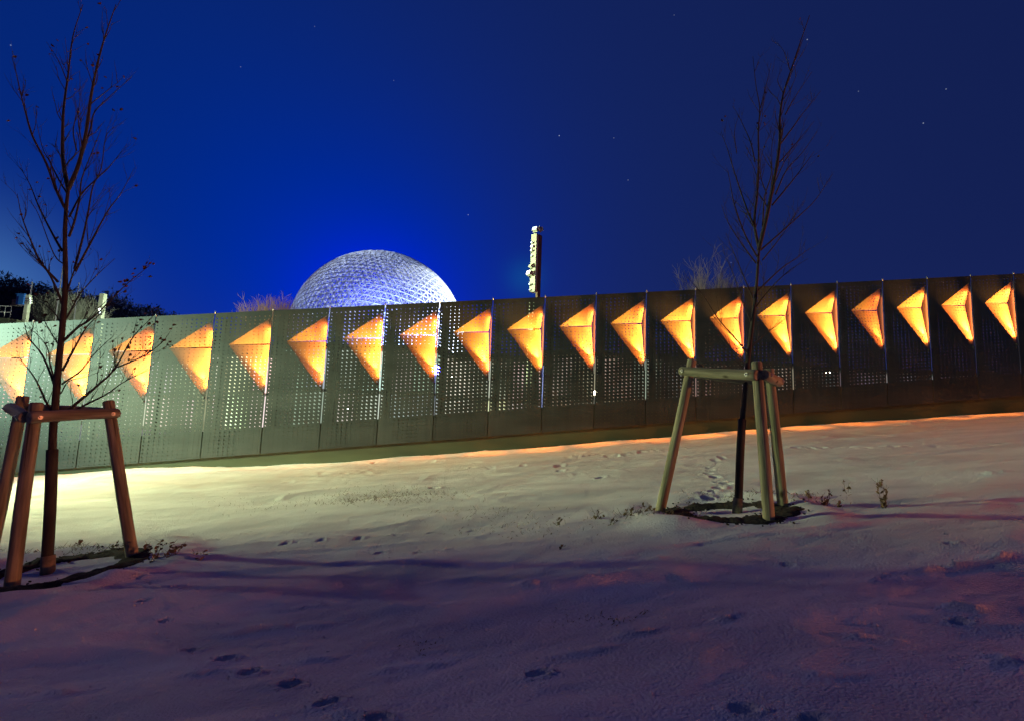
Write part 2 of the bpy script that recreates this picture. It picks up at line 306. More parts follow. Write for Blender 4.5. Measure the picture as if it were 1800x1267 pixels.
# ------------------------------------------------------------------ the perforated wall
wall = empty('perforated_wall', wp(0, -.6), 'long dark perforated metal wall with a row of glowing amber folded triangles, running up the snowy slope', 'wall')
NC, NR = 12, 39
P_, T_, B_ = (.285, .234), (1.0, .054), (1.0, .605); C_ = (1.0, .238)
DEP, CU = .15, .955
def zpan(s, v): return ZT+ST*s-v*PH
def bary(p, a, b, c):
    d = (b[1]-c[1])*(a[0]-c[0])+(c[0]-b[0])*(a[1]-c[1])
    l1 = ((b[1]-c[1])*(p[0]-c[0])+(c[0]-b[0])*(p[1]-c[1]))/d; l2 = ((c[1]-a[1])*(p[0]-c[0])+(a[0]-c[0])*(p[1]-c[1]))/d
    return l1, l2, 1-l1-l2
def inside(p, a, b, c): return min(bary(p, a, b, c)) > 0
def make_panel(k, s0):
    bm = bmesh.new(); cache = {}
    def V(u, v):
        key = (round(u, 6), round(v, 6))
        if key not in cache: cache[key] = bm.verts.new((u, v, 0))
        return cache[key]
    u0, u1 = .009, .991; v0, v1 = .008, .994
    cu, cv = (u1-u0)/NC, (v1-v0)/NR; ph = k*13.7
    for i in range(NC):
        for j in range(NR):
            a, b, c, d = V(u0+i*cu, v0+j*cv), V(u0+(i+1)*cu, v0+j*cv), V(u0+(i+1)*cu, v0+(j+1)*cv), V(u0+i*cu, v0+(j+1)*cv)
            n = mnoise.noise(Vector((i*.23+ph, j*.13+ph*.37, k*2.1))); sz = .27+.34*n
            if k <= 0: sz += .08
            sz = max(.14, min(.52, sz))*1.0
            if j == 0 or sz < .05: bm.faces.new((a, b, c, d)); continue
            mu, mv = u0+(i+.5)*cu, v0+(j+.5)*cv; h = sz*.5
            w = bm.verts.new((mu-h*cu, mv-h*1.15*cv, 0)); x = bm.verts.new((mu+h*cu, mv+h*1.05*cv, 0)); y = bm.verts.new((mu-h*cu, mv+h*1.05*cv, 0))
            bm.faces.new((a, b, x, w)); bm.faces.new((b, c, x)); bm.faces.new((c, d, y, x)); bm.faces.new((d, a, w, y))
    def cut(p, q):
        d = Vector((q[0]-p[0], q[1]-p[1], 0)); nrm = Vector((-d.y, d.x, 0)).normalized()
        fs = [f for f in bm.faces if f.calc_center_median().x > .22 and f.calc_center_median().y < .68]
        g = set(fs)
        for f in fs: g.update(f.edges); g.update(f.verts)
        bmesh.ops.bisect_plane(bm, geom=list(g), plane_co=(p[0], p[1], 0), plane_no=nrm, dist=1e-6)
    cut(P_, T_); cut(P_, B_); cut(P_, C_)
    groups = {'sheet': [], 'upper_flap': [], 'lower_flap': []}
    for f in bm.faces:
        c = f.calc_center_median(); c = (c.x, c.y)
        g = 'upper_flap' if inside(c, P_, T_, C_) else 'lower_flap' if inside(c, P_, B_, C_) else 'sheet'
        groups[g].append([(v.co.x, v.co.y) for v in f.verts])
    bm.free(); res = {}
    for g, fl in groups.items():
        vs = {}; co = []; fs = []
        for f in fl:
            idx = []
            for p in f:
                key = (round(p[0], 5), round(p[1], 5))
                if key not in vs:
                    u, v, dep = p[0], p[1], 0
                    if g == 'upper_flap':
                        l = bary(p, P_, T_, C_); tgt = (CU, .2335); u = l[0]*P_[0]+l[1]*.991+l[2]*tgt[0]; v = l[0]*P_[1]+l[1]*T_[1]+l[2]*tgt[1]; dep = l[2]*DEP
                    elif g == 'lower_flap':
                        l = bary(p, P_, B_, C_); tgt = (CU, .2445); u = l[0]*P_[0]+l[1]*.991+l[2]*tgt[0]; v = l[0]*P_[1]+l[1]*B_[1]+l[2]*tgt[1]; dep = l[2]*DEP
                    s = s0+u*PW; vs[key] = len(co); co.append(wp(s, zpan(s, v), dep))
                if not idx or idx[-1] != vs[key]: idx.append(vs[key])
            if len(set(idx)) >= 3 and len(set(idx)) == len(idx): fs.append(tuple(idx))
        m = MB(); m.add(co, fs); res[g] = m
    return res
SEAM_FIRST, SEAM_LAST = -1, 20
for k in range(SEAM_FIRST, SEAM_LAST+1):
    s0 = (k-10)*PW+0.0       # right seam k lies at s=(k-9)*PW
    r = make_panel(k, s0)
    p = r['sheet'].build('panel', M_metal, wall)
    so = p.modifiers.new('solid', 'SOLIDIFY'); so.thickness = .004; so.offset = -1
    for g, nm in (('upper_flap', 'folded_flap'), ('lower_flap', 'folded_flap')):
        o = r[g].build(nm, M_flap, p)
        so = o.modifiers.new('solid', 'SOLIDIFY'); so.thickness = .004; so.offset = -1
    def q(u, v, dep): s = s0+u*PW; return wp(s, zpan(s, v), dep)
    m = MB()
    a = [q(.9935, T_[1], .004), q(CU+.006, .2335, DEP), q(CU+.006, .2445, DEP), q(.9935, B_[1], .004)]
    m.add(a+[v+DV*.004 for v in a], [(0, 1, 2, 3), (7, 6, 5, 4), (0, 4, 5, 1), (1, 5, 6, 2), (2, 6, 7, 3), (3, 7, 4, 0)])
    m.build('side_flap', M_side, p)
    m = MB(); c = q(.955, .585, -.012); m.box(c, (.045, .03, .05)); m.build('lamp_housing', M_dark, p, .004)
    m = MB(); m.tube([q(1.0, -.006, -.004), q(1.0, .012, -.004)], [.012, .012], 8); m.build('seam_pin', M_steel, p)
    m = MB(); m.box(q(.155, .52, .09), (.11, .06, PH*.93)); m.build('support_post', M_dark, p)
    e = 1.05+.55*mnoise.noise(Vector((k*3.3, 1, 1)))
    if k == 16: e = .35
    la, lb = q(.988, .515, .003), q(.988, .14, .003); mid = (la+lb)/2
    L = lamp('amber_lamp', 'AREA', mid, None, 56*e, (1.0, .195+.03*math.sin(k*2.3), .022), shape='RECTANGLE', size=.006, size_y=(lb-la).length, spread=R_(162))
    zax = -(-DV*.88+NV*.47).normalized(); yax = (lb-la).normalized(); xax = yax.cross(zax).normalized(); yax = zax.cross(xax)
    L.rotation_euler = Matrix((xax, yax, zax)).transposed().to_euler()
    L2 = lamp('amber_lamp', 'SPOT', q(.984, .50, -.04), q(.984, .50, -.04)-DV*.46+Vector((0, 0, .76))+NV*.12, (900 if k < 8 else 1300)*e, (1.0, .37, .035), spot_size=R_(44), spot_blend=1.0, shadow_soft_size=.006)
    L2.location -= parent_world(p); L2.parent = p
    L3 = lamp('amber_lamp', 'SPOT', q(.955, .62, -.04), q(.955, .62, -.04)-NV*.30+Vector((0, 0, -1)), (40 if k < 8 else 150)*e, (1.0, .22, .015), spot_size=R_(44), spot_blend=.8, shadow_soft_size=.01)  # downlight added to put the orange strip on the snow
    L3.location -= parent_world(p); L3.parent = p
    L.location -= parent_world(p); L.parent = p
# concrete plinth behind and below the panels
m = MB(); sA, sB = -13.6, 14.7; n = 60; vs = []; fs = []
for i in range(n+1):
    s = sA+(sB-sA)*i/n; zt = zpan(s, .815); zb = zpan(s, 1)-.9
    for z, d in ((zb, .045), (zpan(s, 1.008), .045), (zt, .045), (zt, .34), (zb, .34)): vs.append(wp(s, z, d))
for i in range(n):
    for j in range(4): fs.append((i*5+j, (i+1)*5+j, (i+1)*5+j+1, i*5+j+1))
fs += [(0, 1, 2, 3, 4), tuple(n*5+j for j in (4, 3, 2, 1, 0))]
m.add(vs, fs); m.build('concrete_plinth', M_concrete, wall)

# ------------------------------------------------------------------ timber tree supports
def log(m, a, b, r, n=14, rough=.012):
    a = Vector(a); b = Vector(b); N = 16; pts = []; rad = []
    off = Vector((random.uniform(-1, 1), random.uniform(-1, 1), 0))*.005
    for i in range(N+1):
        t = i/N; pts.append(a.lerp(b, t)+off*math.sin(t*math.pi)); rad.append(r*(1.04-.08*t)*(1+.012*math.sin(t*19+a.x*7)))
    d = (b-a).normalized()
    pts = [pts[0]-d*.0, pts[0]+d*.012]+pts[1:-1]+[pts[-1]-d*.012, pts[-1]]
    rad = [r*.88, r*1.04]+rad[1:-1]+[r*.97, r*.82]
    m.tube(pts, rad, n, rough=rough)
def wood_mesh(name, a, b, r, parent):
    """log built along local Z so the grain runs along it"""
    a = Vector(a); b = Vector(b); L = (b-a).length; m = MB(); log(m, (0, 0, 0), (0, 0, L), r)
    o = m.build(name, M_wood); o.parent = parent; o.location = a-parent_world(parent); o.rotation_mode = 'QUATERNION'
    o.rotation_quaternion = (b-a).to_track_quat('Z', 'Y')
    return o
def support(label, legs, r, cfg_bolts):
    """legs: list of (foot pixel, top pixel, Y of foot); tops lean to the middle"""
    feet = []; tops = []
    for (fp, tp, Y) in legs:
        f = at(*fp, Y); f.z = f.z; feet.append(f)
    cx = sum(f.x for f in feet)/3; cy = sum(f.y for f in feet)/3
    for (fp, tp, Y), f in zip(legs, feet):
        Yt = f.y+(cy-f.y)*.22; tops.append(at(*tp, Yt))
    e = empty('tree_support', (cx, cy, gh(cx, cy)), label, 'tree support', 'timber tripods bracing the young trees')
    for f, t in zip(feet, tops):
        d = (t-f).normalized(); wood_mesh('leg', f-d*.14, t+d*.02, r, e)
    def beam(i, j, dz, ext=.055, name='crossbeam', oy=0.0):
        a = tops[i].copy(); b = tops[j].copy(); d = (b-a).normalized()
        c = Vector((cx, cy, 0)); mid = (a+b)/2; outw = Vector((mid.x-cx, mid.y-cy, 0)).normalized()*oy
        a2 = a-d*ext+outw+Vector((0, 0, dz)); b2 = b+d*ext+outw+Vector((0, 0, dz))
        o = wood_mesh(name, a2, b2, r*1.0, e)
        for q in (a+outw, b+outw):
            m = MB(); nrm = outw.normalized() if oy else Vector((0, -1, 0)); c0 = q+Vector((0, 0, dz))+nrm*(r*.97)
            m.tube([c0, c0+nrm*.006], [.017, .015], 10); m.tube([c0+nrm*.006, c0+nrm*.016], [.008, .007], 6); m.build('bolt', M_steel, e)
        return o
    beam(0, 1, -.085, oy=r*1.5); beam(1, 2, -.085, oy=r*1.5); beam(2, 0, -.085, oy=r*1.5)
    return e
support('brownish timber tripod of three logs round the leafier tree at the left edge',
        [((22, 1026), (64, 712), 3.75), ((233, 977), (191, 708), 4.31), ((-20, 985), (40, 700), 4.25)], .043, 0)
support('greenish lit timber tripod of three logs round the slender tree on the right',
        [((1352, 918), (1330, 640), 3.87), ((1160, 898), (1216, 636), 4.52), ((1376, 890), (1352, 652), 4.33)], .041, 0)

# ------------------------------------------------------------------ the young trees
def smooth_path(pts, sub=4):
    out_ = []
    P = [pts[0]*2-pts[1]]+pts+[pts[-1]*2-pts[-2]]
    for i in range(1, len(P)-2):
        for k in range(sub):
            t = k/sub; a, b, c, d = P[i-1], P[i], P[i+1], P[i+2]
            out_.append(.5*((2*b)+(c-a)*t+(2*a-5*b+4*c-d)*t*t+(3*b-a-3*c+d)*t**3))
    out_.append(pts[-1]); return out_
def leaf(m, c, s):
    n = Vector((random.gauss(0, 1), random.gauss(0, 1), random.gauss(0, 1))).normalized(); a = n.orthogonal().normalized(); b = n.cross(a)
    k = random.uniform(.15, .45)
    vs = [c, c+a*s*.35+b*s*.32+n*s*k*.4, c+a*s*.75+b*s*.36+n*s*k, c+a*s*1.15+n*s*k*.2, c+a*s*.7-b*s*.34+n*s*k, c+a*s*.3-b*s*.3+n*s*k*.3, c+a*s*.6-n*s*.1]
    m.add(vs, [(0, 1, 6), (1, 2, 6), (2, 3, 6), (3, 4, 6), (4, 5, 6), (5, 0, 6)])
def young_tree(label, Y0, trunk, r_base, limbs, leaf_n, leaf_tip, guard_top, seed, leafy=()):
    random.seed(seed)
    tp = [at(x, y, Y0) for x, y in trunk]
    base = tp[0].copy(); e = empty('young_tree', base, label, 'tree', 'young bare trees on the snow')
    path = smooth_path([base-Vector((0, 0, .15))]+tp[1:]); n = len(path)
    m = MB(); m.tube(path, [r_base*(1-.62*(i/(n-1))**1.0) for i in range(n)], 9, rough=.04)
    m.build('trunk', M_bark, e)
    br = MB(); lf = MB(); tips = []
    def twig(p, d, L, r, lvl):
        pts = [p]; q = p.copy(); dd = d.copy(); steps = 5
        for i in range(steps):
            dd = (dd+Vector((random.gauss(0, .10), random.gauss(0, .12), random.gauss(.07, .08)))).normalized(); q = q+dd*L/steps; pts.append(q.copy())
        br.tube(pts, [r*(1-.75*i/steps) for i in range(steps+1)], 4, cap=False)
        tips.append(pts[-1]); 
        if lvl > 0:
            for c in range(random.choice((1, 2, 2, 3))):
                i = random.randint(1, steps-1); side = Vector((random.gauss(0, 1), random.gauss(0, 1), random.gauss(.5, .5))).normalized()
                twig(pts[i], (dd+side*.75).normalized(), L*random.uniform(.35, .65), r*.62, lvl-1)
    for li, lb in enumerate(limbs):
        pts2, r0 = lb[0], lb[1]; dy = random.uniform(-.34, .34) if len(lb) < 3 else lb[2]
        acc_ = 0; P = []
        for i, (x, y) in enumerate(pts2):
            if i: acc_ += math.hypot(x-pts2[i-1][0], y-pts2[i-1][1])/FPX*Y0
            P.append(at(x, y, Y0+dy*min(acc_, 1.6)))
        pp = smooth_path(P); n = len(pp); L = acc_
        br.tube(pp, [max(.0016, r0*(1-.85*i/(n-1))) for i in range(n)], 6, cap=False, rough=.05)
        tips.append(pp[-1])
        cnt = int(L*random.uniform(7, 10))+2
        for c in range(cnt):
            i = random.randint(int(n*.12), n-2); d = (pp[min(i+1, n-1)]-pp[i-1]).normalized()
            side = Vector((random.gauss(0, 1), random.gauss(0, .9), random.gauss(.3, .4))).normalized(); fr = i/n
            twig(pp[i], (d*1.0+side*.62).normalized(), random.uniform(.14, .42)*(1.15-.6*fr)*min(1, L+.25), max(.0014, r0*.36*(1-.6*fr)), 1)
        if li in leafy:
            for c in range(14): leaf(lf, pp[-1-random.randint(0, min(6, n-1))]+Vector((random.gauss(0, .035), random.gauss(0, .035), random.gauss(0, .035))), random.uniform(.022, .038))
    br.build('branches', M_twig, e)
    random.shuffle(tips)
    for c in range(leaf_n): leaf(lf, tips[c % len(tips)]+Vector((random.gauss(0, .012), random.gauss(0, .012), random.gauss(0, .012))), random.uniform(.018, .034))
    lf.build('withered_leaves', M_leaf, e)
    # dark guard round the lower trunk and a pale collar at its foot
    gp = [p for p in path if p.z < at(*guard_top, Y0).z]; gp[0] = base-Vector((0, 0, .05))
    m = MB(); m.tube(gp, [r_base*1.22]*len(gp), 12); m.build('trunk_guard', M_guard, e)
    m = MB(); d = (gp[2]-gp[0]).normalized(); m.tube([base-d*.04, base+d*.105], [r_base*1.5, r_base*1.42], 14); m.build('collar', M_collar, e)
    return e
Z8 = lambda pts: [(x/2.64, y/2.64) for x, y in pts]
Z1 = lambda pts: [(x/3.96, 450+y/3.96) for x, y in pts]
limbsL = [
 ([(120, 333), (111, 285), (110, 240), (112, 190), (120, 130), (128, 65), (146, 8)], .017),
 ([(120, 333), (138, 290), (152, 230), (160, 170), (172, 110), (186, 60), (204, 8)], .017),
 (Z8([(300, 965), (260, 880), (215, 760), (150, 630), (118, 520), (95, 430), (75, 340), (55, 265)]), .012),
 (Z8([(312, 900), (270, 830), (225, 740), (195, 680), (155, 500)]), .008),
 (Z8([(288, 1165), (240, 1080), (180, 960), (140, 860), (95, 780)]), .010),
 (Z8([(270, 1310), (190, 1220), (140, 1110), (100, 1000), (80, 900)]), .010),
 (Z8([(320, 1100), (345, 1030), (370, 920), (380, 830), (430, 700), (470, 600)]), .010),
 (Z8([(345, 1250), (385, 1100), (410, 980), (430, 870), (470, 780), (490, 640), (530, 590)]), .009),
 (Z8([(350, 1260), (430, 1110), (500, 980), (560, 900), (625, 780)]), .009),
 (Z8([(320, 1010), (380, 900), (450, 830), (520, 760), (590, 670)]), .008),
 (Z8([(375, 740), (420, 600), (440, 520), (520, 440), (610, 360)]), .008),
 (Z8([(312, 380), (270, 280), (215, 195)]), .005), (Z8([(355, 700), (340, 600), (370, 480), (370, 330)]), .006),
 (Z8([(300, 1230), (250, 1180), (180, 1000), (140, 930)]), .006),
 (Z1([(440, 350), (375, 190), (330, 110), (270, 40), (180, -80)]), .010), (Z1([(445, 590), (540, 500), (620, 450), (720, 360), (890, 190), (1040, 70)]), .011, .1),
 (Z1([(432, 800), (520, 640), (600, 500), (700, 400), (790, 300)]), .009), (Z1([(430, 890), (560, 800), (640, 700), (740, 600), (790, 560)]), .007),
 (Z1([(450, 450), (500, 370), (560, 260), (690, 120), (800, 20)]), .008), (Z1([(470, 240), (500, 150), (540, 30), (580, -120)]), .008),
 (Z1([(400, 1130), (560, 1000), (700, 880), (800, 780), (930, 560), (1060, 430)]), .013, .15), (Z1([(800, 780), (900, 740), (1010, 690), (1130, 600), (1200, 500)]), .007, .1),
 (Z1([(400, 1150), (600, 1030), (740, 960), (870, 870), (1060, 780)]), .010, .12),
 (Z1([(390, 1120), (330, 1030), (260, 880), (200, 790), (140, 720)]), .010), (Z1([(380, 900), (300, 700), (200, 570), (165, 460)]), .009),
 (Z1([(385, 870), (350, 760), (330, 640), (250, 540), (180, 500)]), .007), (Z1([(420, 640), (370, 560), (310, 450), (290, 330)]), .006),
 (Z1([(430, 480), (380, 400), (310, 340), (240, 300)]), .006), (Z1([(420, 960), (480, 870), (600, 840), (700, 800)]), .005),
]
young_tree('young bare tree with withered brown leaves clinging to its twigs, at the left edge', 4.15,
           [(84, 1000), (88, 900), (93, 760), (98, 700), (103, 640), (110, 570), (114, 520), (115, 470), (114, 420), (116, 370), (120, 333)], .0315, limbsL, 95, 1, (90, 765), 21, (15, 20, 21))
ZR = lambda pts: [(1170+x/2.64, 20+y/2.64) for x, y in pts]
limbsR = [
 (ZR([(432, 1110), (470, 950), (490, 850), (515, 720), (530, 600), (530, 500), (545, 390), (580, 280), (620, 160), (668, 20)]), .018),
 (ZR([(432, 1100), (412, 980), (425, 850), (432, 700), (430, 560), (437, 450), (420, 350), (405, 210)]), .013),
 (ZR([(412, 1000), (370, 900), (320, 750), (290, 650), (258, 560)]), .009), (ZR([(425, 1140), (370, 1040), (320, 900), (300, 800), (290, 740)]), .008),
 (ZR([(420, 1170), (360, 1090), (290, 980), (260, 900)]), .007), (ZR([(415, 700), (395, 610), (360, 530), (330, 470), (310, 440)]), .006),
 (ZR([(440, 1110), (520, 1040), (620, 950), (700, 870), (770, 760)]), .009), (ZR([(450, 1155), (510, 1080), (560, 1010), (640, 880)]), .006),
 (ZR([(495, 900), (570, 810), (640, 720), (690, 650)]), .008), (ZR([(510, 850), (560, 740), (640, 650), (700, 560)]), .007),
 (ZR([(530, 700), (600, 620), (690, 510)]), .007), (ZR([(530, 620), (590, 540), (640, 470), (720, 370)]), .008), (ZR([(555, 480), (600, 400), (680, 280)]), .006),
 (ZR([(425, 1300), (530, 1200), (600, 1150), (670, 1100)]), .008), (ZR([(405, 1330), (375, 1260), (320, 1130), (280, 1030)]), .007),
 (ZR([(450, 1000), (460, 860), (490, 760), (490, 650), (505, 560)]), .007), (ZR([(440, 450), (470, 330), (490, 240)]), .005), (ZR([(575, 270), (550, 190), (515, 140)]), .004),
 (ZR([(470, 850), (440, 760), (450, 650), (500, 540)]), .005), (ZR([(330, 660), (320, 560), (340, 480)]), .004), (ZR([(545, 380), (520, 320), (540, 270)]), .004),
 ([(1318, 625), (1290, 592), (1262, 560), (1238, 522), (1208, 488)], .008), ([(1320, 610), (1345, 588), (1375, 565), (1395, 545)], .006), ([(1316, 640), (1285, 612), (1262, 585), (1250, 570)], .005),
 ([(1322, 570), (1305, 530), (1288, 480), (1270, 440)], .007), ([(1325, 545), (1352, 510), (1385, 478), (1420, 455)], .007), ([(1312, 660), (1300, 640), (1280, 625)], .004),
]
young_tree('slender bare young tree with hardly a leaf, standing in the right half of the slope', 4.40,
           [(1296, 897), (1302, 780), (1308, 700), (1316, 620), (1325, 550), (1330, 500), (1334, 440)], .027, limbsR, 22, 1, (1305, 735), 5)

# ------------------------------------------------------------------ soil rings round the trees
def soil_ring(x, y, r, label, seed):
    random.seed(seed); m = MB(); N, K = 130, 10; vs = []; fs = []
    for i in range(N):
        a = 2*math.pi*i/N; w = .15*(1+.45*mnoise.noise(Vector((math.cos(a)*2+seed, math.sin(a)*2, 0)))); rr = r*(1+.10*mnoise.noise(Vector((math.cos(a)*1.5, math.sin(a)*1.5, seed))))
        for j in range(K+1):
            q = -1+2*j/K; R2 = rr+q*w; px, py = x+math.cos(a)*R2, y+math.sin(a)*R2
            h = .026*(1-q*q)+.014*mnoise.noise(Vector((px*28, py*28, 3)))+.02*mnoise.noise(Vector((px*9, py*9, 5)))*(1-q*q)-.012*abs(q)**6-.012
            vs.append((px, py, float(base_h(np.array([px]), np.array([py]))[0])+float(rough_h(np.array([px]), np.array([py]))[0])+h))
    for i in range(N):
        for j in range(K): fs.append((i*(K+1)+j, ((i+1) % N)*(K+1)+j, ((i+1) % N)*(K+1)+j+1, i*(K+1)+j+1))
    m.add(vs, fs, True)
    for c in range(300):
        a = random.uniform(0, 6.283); R2 = r+random.gauss(0, .085); px, py = x+math.cos(a)*R2, y+math.sin(a)*R2; z = gh(px, py)+.008; q = random.uniform(.004, .013)
        m.box((px, py, z), (q*random.uniform(.7, 1.8), q, q*.8), Matrix.Rotation(random.uniform(0, 3), 3, 'Z') @ Matrix.Rotation(random.uniform(0, 1), 3, 'X'))
    tag(m.build('soil_ring', M_soil), label, 'soil ring', None, 'stuff')
soil_ring(-3.42, 4.10, .52, 'dark bare soil ring in the snow round the tree at the left edge', 3)
soil_ring(1.83, 4.32, .46, 'dark bare soil ring in the snow round the tree on the right', 8)

# loose crumbs of frozen snow
random.seed(404); m = MB()
def crumb(x, y, r):
    z = gh(x, y)+r*.3; b = Vector((x, y, z)); vs = [b+Vector((random.uniform(.6, 1.2)*dx, random.uniform(.6, 1.2)*dy, random.uniform(.4, .8)*dz))*r for dx, dy, dz in ((1, 0, 0), (0, 1, 0), (-1, 0, 0), (0, -1, 0), (0, 0, 1), (0, 0, -1))]
    m.add(vs, [(0, 1, 4), (1, 2, 4), (2, 3, 4), (3, 0, 4), (1, 0, 5), (2, 1, 5), (3, 2, 5), (0, 3, 5)])
for i in range(1500):
    y = 1.2+9*random.random()**2; x = random.uniform(-1.1, 1.1)*y; crumb(x, y, random.uniform(.0025, .0065)*(1 if random.random() < .93 else 2))
for (px_, py_, a_, b_, an_, dp_) in PRINTS:
    for i in range(9 if py_ < 6 else 4):
        t_ = random.uniform(0, 6.28); q_ = random.uniform(1.1, 2.6); crumb(px_+math.cos(t_)*a_*q_, py_+math.sin(t_)*b_*q_, random.uniform(.003, .008))
tag(m.build('snow_crumbs', M_snow), 'loose frozen snow crumbs scattered over the slope', 'snow', None, 'stuff')

# ------------------------------------------------------------------ dry weeds and grass poking through the snow
def weed(px, py, h, w, n, label, seed, leafy=.5, name='dry_weed'):
    random.seed(seed); x, y = gpt(px, py); z = gh(x, y); m = MB()
    for i in range(n):
        p = Vector((x+random.gauss(0, w*.25), y+random.gauss(0, w*.25), z-.02)); k_ = .07 if w <= .03 else .35; d = Vector((random.gauss(0, k_), random.gauss(0, k_), 1)).normalized(); L = h*random.uniform(.5, 1.05); pts = [Vector((x, y, z-.025)), p.copy()]
        for k in range(6):
            d = (d+Vector((random.gauss(0, k_*.5), random.gauss(0, k_*.5), -.05))).normalized(); p = p+d*L/6; pts.append(p.copy())
        m.tube(pts, [.0030*(1-.1*k) for k in range(8)], 4, cap=False)
        for k in range(2, 7):
            if random.random() < leafy:
                for _ in range(2): leaf(m, pts[k], random.uniform(.014, .034))
            if random.random() < .5:
                s_ = Vector((random.gauss(0, 1), random.gauss(0, 1), random.uniform(.2, 1))).normalized(); m.tube([pts[k], pts[k]+s_*h*.12, pts[k]+s_*h*.2+Vector((0, 0, h*.04))], [.0016, .0012, .0008], 3, cap=False)
    e = m.build(name, M_weed); return tag(e, label, 'weed', 'dry weeds in the snow')
W_ = [(268, 988, .24, .10, 5, 'tallest clump of curled dry weeds beside the right foot of the left tripod', .7), (300, 985, .19, .10, 5, 'curled dry weed just right of the tallest weed clump', .7),
      (345, 985, .09, .12, 5, 'low straggly weed third from the left tripod foot', .3), (135, 962, .14, .03, 2, 'thin single weed stalk behind the soil ring of the left tree', .4),
      (205, 962, .09, .1, 6, 'short weed tuft between left soil ring and right log foot', .2),
      (1048, 912, .15, .12, 6, 'spiky dry weed left of the greenish tripod, farther from its foot', .3), (1130, 908, .16, .12, 8, 'dense dry tuft at the left foot of the greenish tripod', .2),
      (1075, 925, .12, .07, 4, 'small thin weed in front of the dense tuft by the greenish tripod', .2), (1100, 905, .12, .1, 6, 'reddish weed tuft between spiky weed and dense tuft', .2),
      (1450, 892, .16, .05, 4, 'dark leafy weed right of the greenish tripod', .9), (1555, 898, .26, .025, 4, 'tall upright seed head weed alone on the right slope', .95),
      (1548, 853, .13, .03, 2, 'small weed behind the tall upright seed head weed', .9), (1488, 865, .14, .03, 2, 'faint thin stalk between dark leafy weed and tall seed head', .3),
      (985, 925, .08, .08, 4, 'tiny weed on the snow between the two trees', .2), (990, 965, .05, .12, 5, 'flattened weed tuft on darker snow below the tiny weed', .1),
      (1170, 925, .10, .05, 3, 'thin weed in front of the left foot of the greenish tripod', .2), (1420, 880, .10, .06, 4, 'low weed just beside the right soil ring', .4),
      (1475, 895, .08, .03, 3, 'little stalk right next to the dark leafy weed', .4)]
for i, (px, py, h, w, n, lab, lf_) in enumerate(W_): weed(px, py, h, w, n, lab, 100+i, lf_)
random.seed(55); m = MB()
def blades(cx, cy, sx, sy, n, L):
    for i in range(n):
        px, py = random.gauss(cx, sx), random.gauss(cy, sy); x, y = gpt(px, py)
        if y > 11.5 or y < .8: continue
        z = gh(x, y); a = random.uniform(0, 6.28); l = L*random.uniform(.4, 1.2); d = Vector((math.cos(a)*.8, math.sin(a)*.8, random.uniform(.3, .9))).normalized()*l; wv = Vector((-math.sin(a), math.cos(a), 0))*.0022
        p = Vector((x, y, z-.006)); m.add([p-wv, p+wv, p+d*.55+wv*.8+Vector((0, 0, .004)), p+d], [(0, 1, 2), (0, 2, 3)])
blades(680, 872, 55, 7, 420, .055); blades(620, 880, 45, 6, 260, .05); blades(760, 868, 40, 5, 160, .05); blades(850, 905, 60, 9, 140, .05); blades(470, 885, 60, 8, 90, .04)
blades(160, 966, 40, 3, 120, .07); blades(740, 1122, 30, 8, 40, .02); blades(1000, 1080, 30, 8, 25, .02); blades(60, 970, 60, 4, 90, .06); blades(1060, 1075, 40, 7, 60, .03)
blades(1150, 905, 40, 6, 160, .06); blades(1300, 873, 60, 3, 140, .06); blades(1430, 885, 30, 6, 60, .05); blades(930, 930, 60, 10, 120, .04)
tag(m.build('grass_blades', M_weed), 'sparse dry grass blades poking through the snow', 'grass', None, 'stuff')

# ------------------------------------------------------------------ geodesic dome
DY = 220.0; dc = at(666, 592, DY); DR = 155.7/FPX*DY*.965
dome = empty('geodesic_dome', (dc.x, dc.y, dc.z-DR*.8), 'huge spherical lattice dome of white struts lit blue and white, rising behind the wall', 'dome')
bm = bmesh.new(); bmesh.ops.create_icosphere(bm, subdivisions=5, radius=1)
rot = Matrix.Rotation(R_(4), 3, 'Y') @ Matrix.Rotation(R_(-24), 3, 'X') @ Matrix.Rotation(R_(-6), 3, 'Z')
bm.verts.ensure_lookup_table(); V = np.array([tuple(rot @ v.co) for v in bm.verts]); E = np.array([[v.index for v in e.verts] for e in bm.edges]); F = np.array([[v.index for v in f.verts] for f in bm.faces])
FC = V[F].mean(1); FC /= np.linalg.norm(FC, axis=1)[:, None]; bm.edges.ensure_lookup_table()
IE = np.array([[f.index for f in e.link_faces] for e in bm.edges]); bm.free()
def struts(name, A, Bp, r):
    A = A*DR; Bp = Bp*DR; keep = (np.minimum(A[:, 2], Bp[:, 2]) > -DR*.8); A, Bp = A[keep], Bp[keep]
    d = Bp-A; d /= np.linalg.norm(d, axis=1)[:, None]; n = (A+Bp); n /= np.linalg.norm(n, axis=1)[:, None]; u = np.cross(d, n); u /= np.linalg.norm(u, axis=1)[:, None]; w = np.cross(u, d)
    vs = []
    for P in (A, Bp):
        for k in range(3):
            an = 2*math.pi*k/3; vs.append(P+(u*math.cos(an)+w*math.sin(an))*r)
    vs = np.stack(vs, 1).reshape(-1, 3)+np.array(dc); N = len(A); b = np.arange(N)[:, None]*6
    fs = np.concatenate([b+np.array([[0, 1, 4, 3]]), b+np.array([[1, 2, 5, 4]]), b+np.array([[2, 0, 3, 5]])])
    m = MB(); m.v = [tuple(v) for v in vs]; m.f = [tuple(int(i) for i in f) for f in fs]; m.smooth = [False]*len(m.f)
    return m.build(name, M_white, dome)
struts('outer_lattice', V[E[:, 0]], V[E[:, 1]], .125)
INN = .965
struts('inner_lattice', FC[IE[:, 0]]*INN, FC[IE[:, 1]]*INN, .04)
struts('linking_struts', np.repeat(V[F].reshape(-1, 3), 1, 0), np.repeat(FC*INN, 3, 0), .055)
